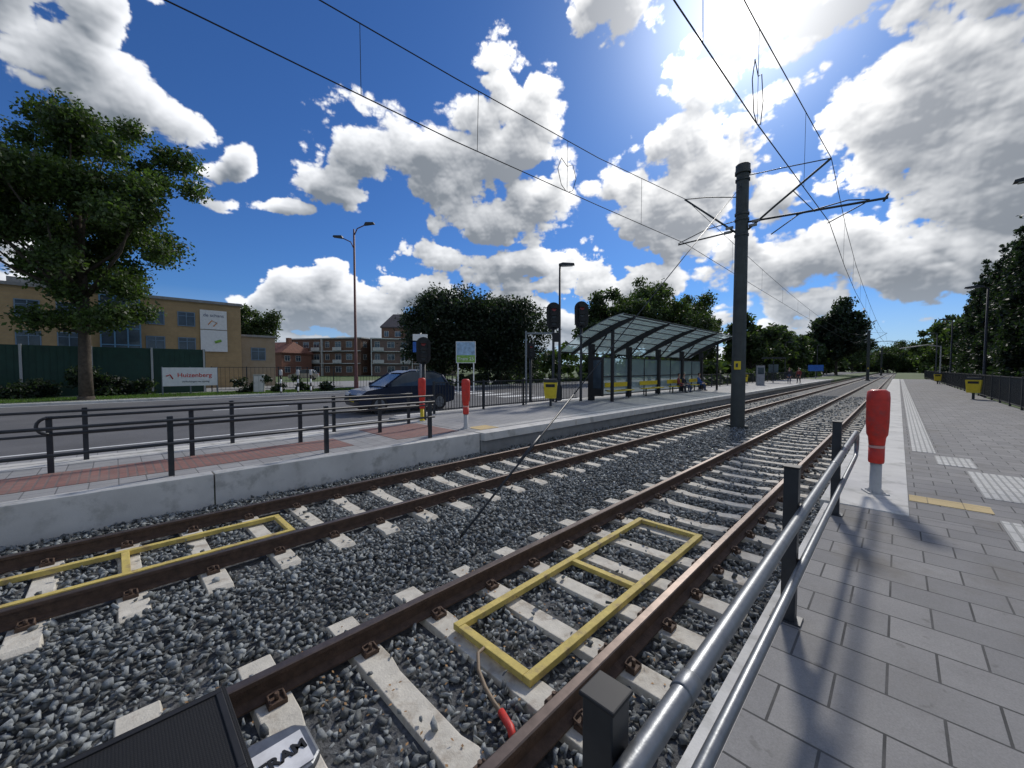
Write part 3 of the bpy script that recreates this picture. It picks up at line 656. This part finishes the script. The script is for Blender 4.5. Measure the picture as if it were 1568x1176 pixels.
def grass(x0,x1,y0,y1,n,h,z=.14):
    p=np.stack([rng.uniform(x0,x1,n),rng.uniform(y0,y1,n),np.full(n,z)],1); a=rng.uniform(0,6.28,n); w=np.stack([np.cos(a),np.sin(a),0*a],1)*.02
    t=p+np.stack([rng.normal(0,.05,n),rng.normal(0,.05,n),rng.uniform(.5,1.2,n)*h],1); return np.stack([p-w,p+w,t],1).reshape(-1,3),np.arange(3*n).reshape(n,3)
v,f=grass(-32.1,-30.8,-8,16,14000,.14); mesh_np('grass',v,f,[leafm('grass_blades',(.08,.14,.03))])
v,f=grass(-37.5,-33.7,-10,16,26000,.16); mesh_np('grass',v,f,[leafm('grass_blades2',(.08,.14,.03))])

# ------------------------------------------------------------ buildings
def window(b,x,y,z,w,h,ax,n,fm,gm,out=.05,mull=1):
    ax=Vector(ax); n=Vector(n); c=Vector((x,y,z)); up=Vector((0,0,1))
    def bx(u0,u1,v0,v1,d0,d1,m):
        vs=[c+ax*u+up*v+n*d for v in(v0,v1) for u,d in((u0,d0),(u1,d0),(u1,d1),(u0,d1))]
        b.add(vs,[(3,2,1,0),(4,5,6,7),(0,1,5,4),(1,2,6,5),(2,3,7,6),(3,0,4,7)],m)
    t=.07
    bx(-w/2,w/2,-h/2,h/2,-.1,.012,gm)
    bx(-w/2-t,-w/2,-h/2-t,h/2+t,-.1,out,fm); bx(w/2,w/2+t,-h/2-t,h/2+t,-.1,out,fm); bx(-w/2,w/2,h/2,h/2+t,-.1,out-.003,fm); bx(-w/2,w/2,-h/2-t,-h/2,-.1,out+.03,fm)
    for i in range(mull): u=-w/2+w*(i+1)/(mull+1); bx(u-.03,u+.03,-h/2,h/2,-.05,out-.01,fm)
    bx(-w/2,w/2,h*.22,h*.22+.05,-.05,out-.015,fm)
TAN=brickmat('tan_brick',(.46,.32,.16),(.42,.29,.145),(.36,.29,.2),.22,.07,.01,rot=(R(90),0,R(90)))
FRW=mat('blue_grey_frame',(.16,.24,.32),.5,0,.1)
e=empty('tan_office_building'); b=MB()
b.box((-62,-28,.1),(-48,9.2,8.35),0); b.box((-62.2,-28,8.35),(-47.8,9.3,8.6),3); b.box((-60,9.2,.1),(-49,12.5,5.4),0); b.box((-60.2,9.3,5.4),(-48.8,12.6,5.6),3)
for z in(6.7,4.3,1.8):
    for y in(-24,-20,-16,-12,-8,-4.6,-2.5,2.7,4.9): window(b,-48,y,z,1.15,1.2,(0,1,0),(1,0,0),4,2)
window(b,-49,10.9,3.6,1.2,1.2,(0,1,0),(1,0,0),4,2)
b.box((-48,-.7,.1),(-47.1,1.7,8.1),2)
for y in(-.72,.1,.9,1.68): b.box((-47.12,y-.05,.1),(-47.05,y+.05,8.15),1)
for z in(1.2,2.6,4,5.4,6.8,8.1): b.box((-47.13,-.74,z),(-47.04,1.74,z+.09),1)
b.box((-57,-6,8.6),(-52,0,9.6),3)
b.build('walls_and_windows',[TAN,BLUEF,WGL,CONCD,FRW],parent=e)
e=empty('company_sign'); b=MB(); b.box((-47.9,5.9,5.85),(-47.8,8.0,7.7),0); b.box((-47.9,5.9,3.7),(-47.8,8.0,5.78),0); b.build('panels',[WHITE],parent=e)
text('de schans',.42,mat('sign_ink',(.1,.12,.2),.6),e,(-47.79,6.95,7.2),(R(90),0,R(90)))
ORG=mat('orange_ink',(.7,.25,.03),.6)
b=MB(); b.path([(-47.79,6.5,6.3),(-47.79,6.8,6.7),(-47.79,7.2,6.5),(-47.79,6.9,6.15)],.04,6,0); b.path([(-47.79,7.0,4.6),(-47.79,7.5,4.8)],.12,6,1); b.build('logo',[ORG,mat('leaf_ink',(.2,.4,.05),.6)],parent=e)
GRF=mat('green_fence_panel',(.012,.05,.032),.6,0,.2,2)
b=MB(); b.box((-40.1,-30,.1),(-40,5.2,3.55),0)
for y in np.arange(-29,5.3,3.1): b.box((-40.05,y-.06,.1),(-39.9,y+.06,3.6),1)
y=-30
while y<5.2: b.box((-40,y,.2),(-39.985,y+.03,3.5),0); y+=.3
b.build('green_fence',[GRF,LPOST])
e=empty('banner_sign'); b=MB(); b.box((-36.03,2.3,.8),(-36,5.35,2.1),0)
for y in(2.3,3.8,5.35): b.box((-36.1,y-.04,.1),(-36.02,y+.04,2.15),1)
b.build('banner',[WHITE,GSTEEL],parent=e); text('Huizenberg',.42,REDP,e,(-35.99,4.05,1.55),(R(90),0,R(90)),bold=.004); text('verhuizingen en opslag',.17,BLACK,e,(-35.99,4.1,1.1),(R(90),0,R(90)))
b=MB(); b.path([(-35.985,2.5,1.5),(-35.985,2.7,1.6),(-35.985,2.85,1.3)],.04,5,0); b.build('logo',[REDP],parent=e)
bar_fence('office_fence',-39.5,5.5,16,2.0,.3,.15)
APB=mat('brown_brick',(.15,.085,.055),.85,0,.2,2); APW=mat('pale_render',(.55,.54,.50),.8,0,.1,1); ROOF=mat('roof_dark',(.07,.06,.06),.7,0,.2,1); RTILE=mat('red_roof_tiles',(.2,.08,.05),.8,0,.3,2)
def block(name,loc,rz,w,dp,st,sh=3.1,bay=3.4,base=APB,band=APW,pitched=False,roof=ROOF,fh=4.5,balc=True):
    e=empty(name,loc,rz); b=MB(); H=st*sh; b.box((-w/2,0,0),(w/2,dp,H),0); b.box((-w/2-.3,-.3,H),(w/2+.3,dp+.3,H+.3),1 if not pitched else 3)
    if balc:
        for s in range(1,st): b.box((-w/2,-.6,s*sh-.1),(w/2,-.001,s*sh+.1),1)
    n=int(w/bay)
    for i in range(n):
        x=-w/2+bay*(i+.5)
        for s in range(st):
            k=(i*5+s*3)%3
            window(b,x-bay*.08,0,s*sh+1.75,bay*(.5 if k else .34),1.45,(1,0,0),(0,-1,0),1,2,mull=1)
            if s>0 and i%2==0 and balc: b.box((x-bay*.4,-.9,s*sh+.12),(x+bay*.4,-.86,s*sh+1.0),1)
        if i%3==0 and balc: b.box((x-bay/2-.12,-.65,0),(x-bay/2+.12,-.002,H),1)
    m=int(dp/bay)
    for i in range(m):
        for s in range(st):
            window(b,-w/2,bay*(i+.5),s*sh+1.7,1.4,1.3,(0,1,0),(-1,0,0),1,2); window(b,w/2,bay*(i+.5),s*sh+1.7,1.4,1.3,(0,1,0),(1,0,0),1,2)
    if pitched:
        o=.4; b.add([(-w/2-o,-o,H+.3),(w/2+o,-o,H+.3),(w/2+o,dp+o,H+.3),(-w/2-o,dp+o,H+.3),(-w/2+w*.12,dp/2,H+fh),(w/2-w*.12,dp/2,H+fh)],[(0,1,5,4),(2,3,4,5),(0,4,3),(1,2,5)],3)
        b.box((w*.2,dp*.4,H+fh*.5),(w*.2+.9,dp*.4+.9,H+fh+1.0),0)
    b.build('walls_windows_roof',[base,band,WGL,roof],parent=e); return e
block('apartment_building',(-110,40,.15),R(30),22,12,3,3.3)
block('apartment_building',(-92,56.5,.15),R(62),22,12,3,3.2,base=mat('grey_brick',(.17,.12,.10),.85))
block('apartment_building',(-104.5,61.5,.15),R(48),15,14,4,3.5,pitched=True,fh=5,balc=False)
for i,(x,y,w) in enumerate([(-124,22,14),(-118,33,10),(-112,27,9)]):
    block('terraced_house',(x,y,.15),R(25),w,9,2,2.8,3.2,base=mat('house_brick%d'%i,(.22,.1,.065),.85),pitched=True,roof=RTILE,fh=3.2,balc=False)

# ------------------------------------------------------------ cars
def car(x,y,rz,col,z=.18,name='car'):
    e=empty(name,(x,y,z),rz); P=mat('car_paint',col,.22,.35,.05); b=MB()
    low=[(-2.1,.35),(-2.18,.6),(-2.12,.95),(-1.9,1.0),(.95,1.0),(1.9,.86),(2.14,.7),(2.2,.45),(2.1,.28),
         (1.78,.28),(1.68,.52),(1.4,.67),(1.12,.52),(1.02,.28),(-.98,.28),(-1.08,.52),(-1.36,.67),(-1.64,.52),(-1.74,.28)]
    b.prism(low,(-.87,0,0),(0,1,0),(0,0,1),(1.74,0,0),0)
    cab=[(-1.95,1.0,.80),(-1.7,1.35,.72),(-1.2,1.52,.66),(-.1,1.55,.66),(.35,1.45,.67),(1.15,1.0,.82)]
    vs=[];n=len(cab)
    for s in(-1,1): vs+=[(s*w,yy,zz) for yy,zz,w in cab]
    b.add(vs,[tuple(range(n)),tuple(range(n,2*n))]+[(i,i+1,n+i+1,n+i) for i in range(n-1)],1)
    rf=[(-1.68,1.37,.70),(-1.2,1.54,.665),(-.1,1.57,.665),(.3,1.48,.665)]
    b.add([(s*w,yy,zz+o) for s in(-1,1) for o in(0,.025) for yy,zz,w in rf],[(0,1,5,4),(1,2,6,5),(2,3,7,6),(8,9,13,12),(9,10,14,13),(10,11,15,14),(4,5,13,12),(5,6,14,13),(6,7,15,14),(3,7,15,11),(0,4,12,8)],0)
    for s in(-1,1):
        b.path([(s*.665,.32,1.47),(s*.835,1.12,1.02)],.035,6,0); b.path([(s*.66,-.55,1.54),(s*.82,-.5,1.0)],.035,6,2); b.path([(s*.70,-1.6,1.38),(s*.81,-1.85,1.02)],.06,6,0)
        b.box((s*.87,.95,.98),(s*1.02,1.08,1.12),0)
        b.box((s*.874,-.02,.35),(s*.878,0,.98),2); b.box((s*.874,-1.0,.6),(s*.878,-.98,.98),2); b.box((s*.873,-.9,.3),(s*.883,.95,.36),2)
        b.box((s*.45,2.0,.62),(s*.84,2.15,.76),3); b.box((s*.55,-2.17,.72),(s*.86,-2.05,.92),5)
        for yy in(1.4,-1.36):
            b.path([(s*.66,yy,.33),(s*.89,yy,.33)],.33,20,2); b.path([(s*.885,yy,.33),(s*.9,yy,.33)],.22,16,4)
            for k in range(5): a=k*1.257; b.path([(s*.9,yy,.33),(s*.905,yy+.2*math.cos(a),.33+.2*math.sin(a))],.025,5,4)
    b.box((-.35,2.17,.42),(.35,2.19,.56),2); b.box((-.26,2.19,.44),(.26,2.2,.54),6)
    b.box((-.6,2.1,.6),(.6,2.13,.7),2)
    ob=b.build('body',[P,WGL,BLACK,mat('headlamp',(.6,.62,.65),.15),GSTEEL,LENSR,YEL],.018,parent=e); ob.scale=(1.02,1.0,1.1)
    return e
car(-15.6,8.9,R(176),(.012,.02,.045),name='dark_blue_car'); car(-70,22,R(150),(.4,.42,.45),name='silver_car'); car(-62,38,R(40),(.3,.3,.3),name='silver_car')

# ------------------------------------------------------------ people
SKIN=mat('skin',(.5,.3,.22),.6); HAIR=mat('hair',(.05,.03,.02),.7); SHOE=mat('shoe',(.03,.03,.03),.6)
def person(name,loc,rz,sit,shirt,pants):
    e=empty(name,loc,rz); V=[];S=[];L=[];E=[]
    def a(p,r,l,par=None):
        V.append(p);S.append(r);L.append(l)
        if par is not None: E.append((par,len(V)-1))
        return len(V)-1
    hz=.52 if sit else .95
    pel=a((0,0,hz),.14,1); w=a((0,-.01,hz+.18),.125,0,pel); ch=a((0,0,hz+.4),.15,0,w); nk=a((0,.0,hz+.53),.06,2,ch); hd0=a((0,.015,hz+.62),.05,2,nk)
    for s in(-1,1):
        hp=a((s*.1,0,hz-.04),.1,1,pel)
        if sit: kn=a((s*.13,.43,hz+.0),.07,1,hp); an=a((s*.13,.45,.1),.042,1,kn); t=a((s*.14,.62,.04),.035,3,an)
        else: kn=a((s*.11,.02+s*.04,.5),.068,1,hp); an=a((s*.11,s*.08-.02,.09),.042,1,kn); t=a((s*.13,s*.08+.15,.04),.035,3,an)
        sh=a((s*.19,0,hz+.45),.062,0,ch)
        if sit: el=a((s*.25,.06,hz+.18),.045,0,sh); wr=a((s*.15,.3,hz+.12),.03,0,el); dr=Vector((-.3*s,1,-.1)).normalized()
        else: el=a((s*.26,-.02,hz+.17),.045,0,sh); wr=a((s*.26,.1,hz-.06),.03,0,el); dr=Vector((0,.25,-1)).normalized()
        pa=a(tuple(Vector(V[wr])+dr*.07),.03,2,wr)
        sd=Vector((0,1,0)) if not sit else Vector((1,0,0))
        for k in range(4):
            o=Vector(V[pa])+sd*(k-1.5)*.02; f1=a(tuple(o+dr*.04),.009,2,pa); a(tuple(o+dr*(.075+.01*(k in(1,2)))+Vector((-s*.01,0,0))),.008,2,f1)
        a(tuple(Vector(V[wr])+dr*.05+sd*.045),.01,2,wr)
    me=bpy.data.meshes.new('body'); me.from_pydata(V,E,[]); ob=bpy.data.objects.new('body',me); COL.objects.link(ob)
    ob.modifiers.new('s','SKIN'); sk=me.skin_vertices[0].data if me.skin_vertices else None
    if sk is None:
        bm=bmesh.new(); bm.from_mesh(me); bm.verts.layers.skin.verify(); bm.to_mesh(me); bm.free(); sk=me.skin_vertices[0].data
    for i,r in enumerate(S): sk[i].radius=(r,r*(.75 if i in(0,1,2) else 1)); sk[i].use_root=(i==0)
    sb=ob.modifiers.new('u','SUBSURF'); sb.levels=1; sb.render_levels=1
    dg=bpy.context.evaluated_depsgraph_get(); m2=bpy.data.meshes.new_from_object(ob.evaluated_get(dg))
    ob.modifiers.clear(); ob.data=m2
    m2.materials.clear()
    for m in(shirt,pants,SKIN,SHOE): m2.materials.append(m)
    A=np.array(V)
    for p in m2.polygons:
        p.material_index=L[int(np.argmin(((A-np.array(p.center))**2).sum(1)))]; p.use_smooth=True
    ob.parent=e
    b=MB(); c=(0,.03,hz+.72)
    prof=[(.01,-.12),(.05,-.11),(.07,-.06),(.08,0),(.078,.05),(.055,.1),(.02,.12)]
    b.lathe(c,prof,14,0); b.path([(0,.1,c[2]-.0),(0,.125,c[2]-.03)],.012,6,0)
    for s in(-1,1): b.path([(s*.03,.105,c[2]+.01),(s*.03,.11,c[2]+.01)],.01,6,2); b.path([(s*.078,.03,c[2]-.02),(s*.088,.02,c[2]+.02)],.015,6,0)
    b.box((-.022,.1,c[2]-.062),(.022,.106,c[2]-.054),2)
    b.lathe((0,.012,c[2]+.015),[(.07,-.07),(.088,0),(.085,.06),(.06,.11),(.02,.125)],14,1)
    b.build('head',[SKIN,HAIR,HAIR],parent=e,fixn=True)
    return e
SH1=mat('jacket_dark',(.03,.03,.04),.8); SH2=mat('jacket_blue',(.03,.12,.4),.8); SH3=mat('shirt_red',(.25,.05,.05),.8); JN=mat('jeans',(.04,.06,.12),.85)
person('standing_person',(-8.7,53,.36),R(200),False,SH1,JN); person('standing_person',(-8.0,54.2,.36),R(150),False,SH3,SH1)
person('seated_person',(-10.95,27.7,.32),R(-80),True,SH3,SH1); person('seated_person',(-10.95,31.6,.32),R(-90),True,SH2,JN)
person('seated_person',(-10.95,28.6,.32),R(-95),True,SH1,JN)

n=260; p=np.stack([rng.uniform(-3.3,-1,n),rng.uniform(.0,3,n),np.full(n,-.165)+rng.uniform(-.01,.02,n)],1)
a=rng.normal(size=(n,3)); a[:,2]*=.3; a/=np.linalg.norm(a,axis=1)[:,None]; c=np.cross(a,[0,0,1]); s=.014
mesh_np('fallen_leaves',np.stack([p-a*s,p-c*s*.6,p+a*s,p+c*s*.6],1).reshape(-1,3),np.arange(4*n).reshape(n,4),[mat('dry_leaf',(.3,.17,.07),.8,island=.5)])

# ------------------------------------------------------------ camera
cam=bpy.data.cameras.new('camera'); cam.sensor_width=36; cam.lens=36*600/1568; cam.clip_end=6000; cam.clip_start=.05
co=bpy.data.objects.new('camera',cam); COL.objects.link(co); co.location=(0,0,2.0); co.rotation_euler=(R(90-2.2),0,R(44.6)); scene.camera=co
scene.view_settings.view_transform='Standard'; scene.view_settings.look='None'; scene.view_settings.exposure=0
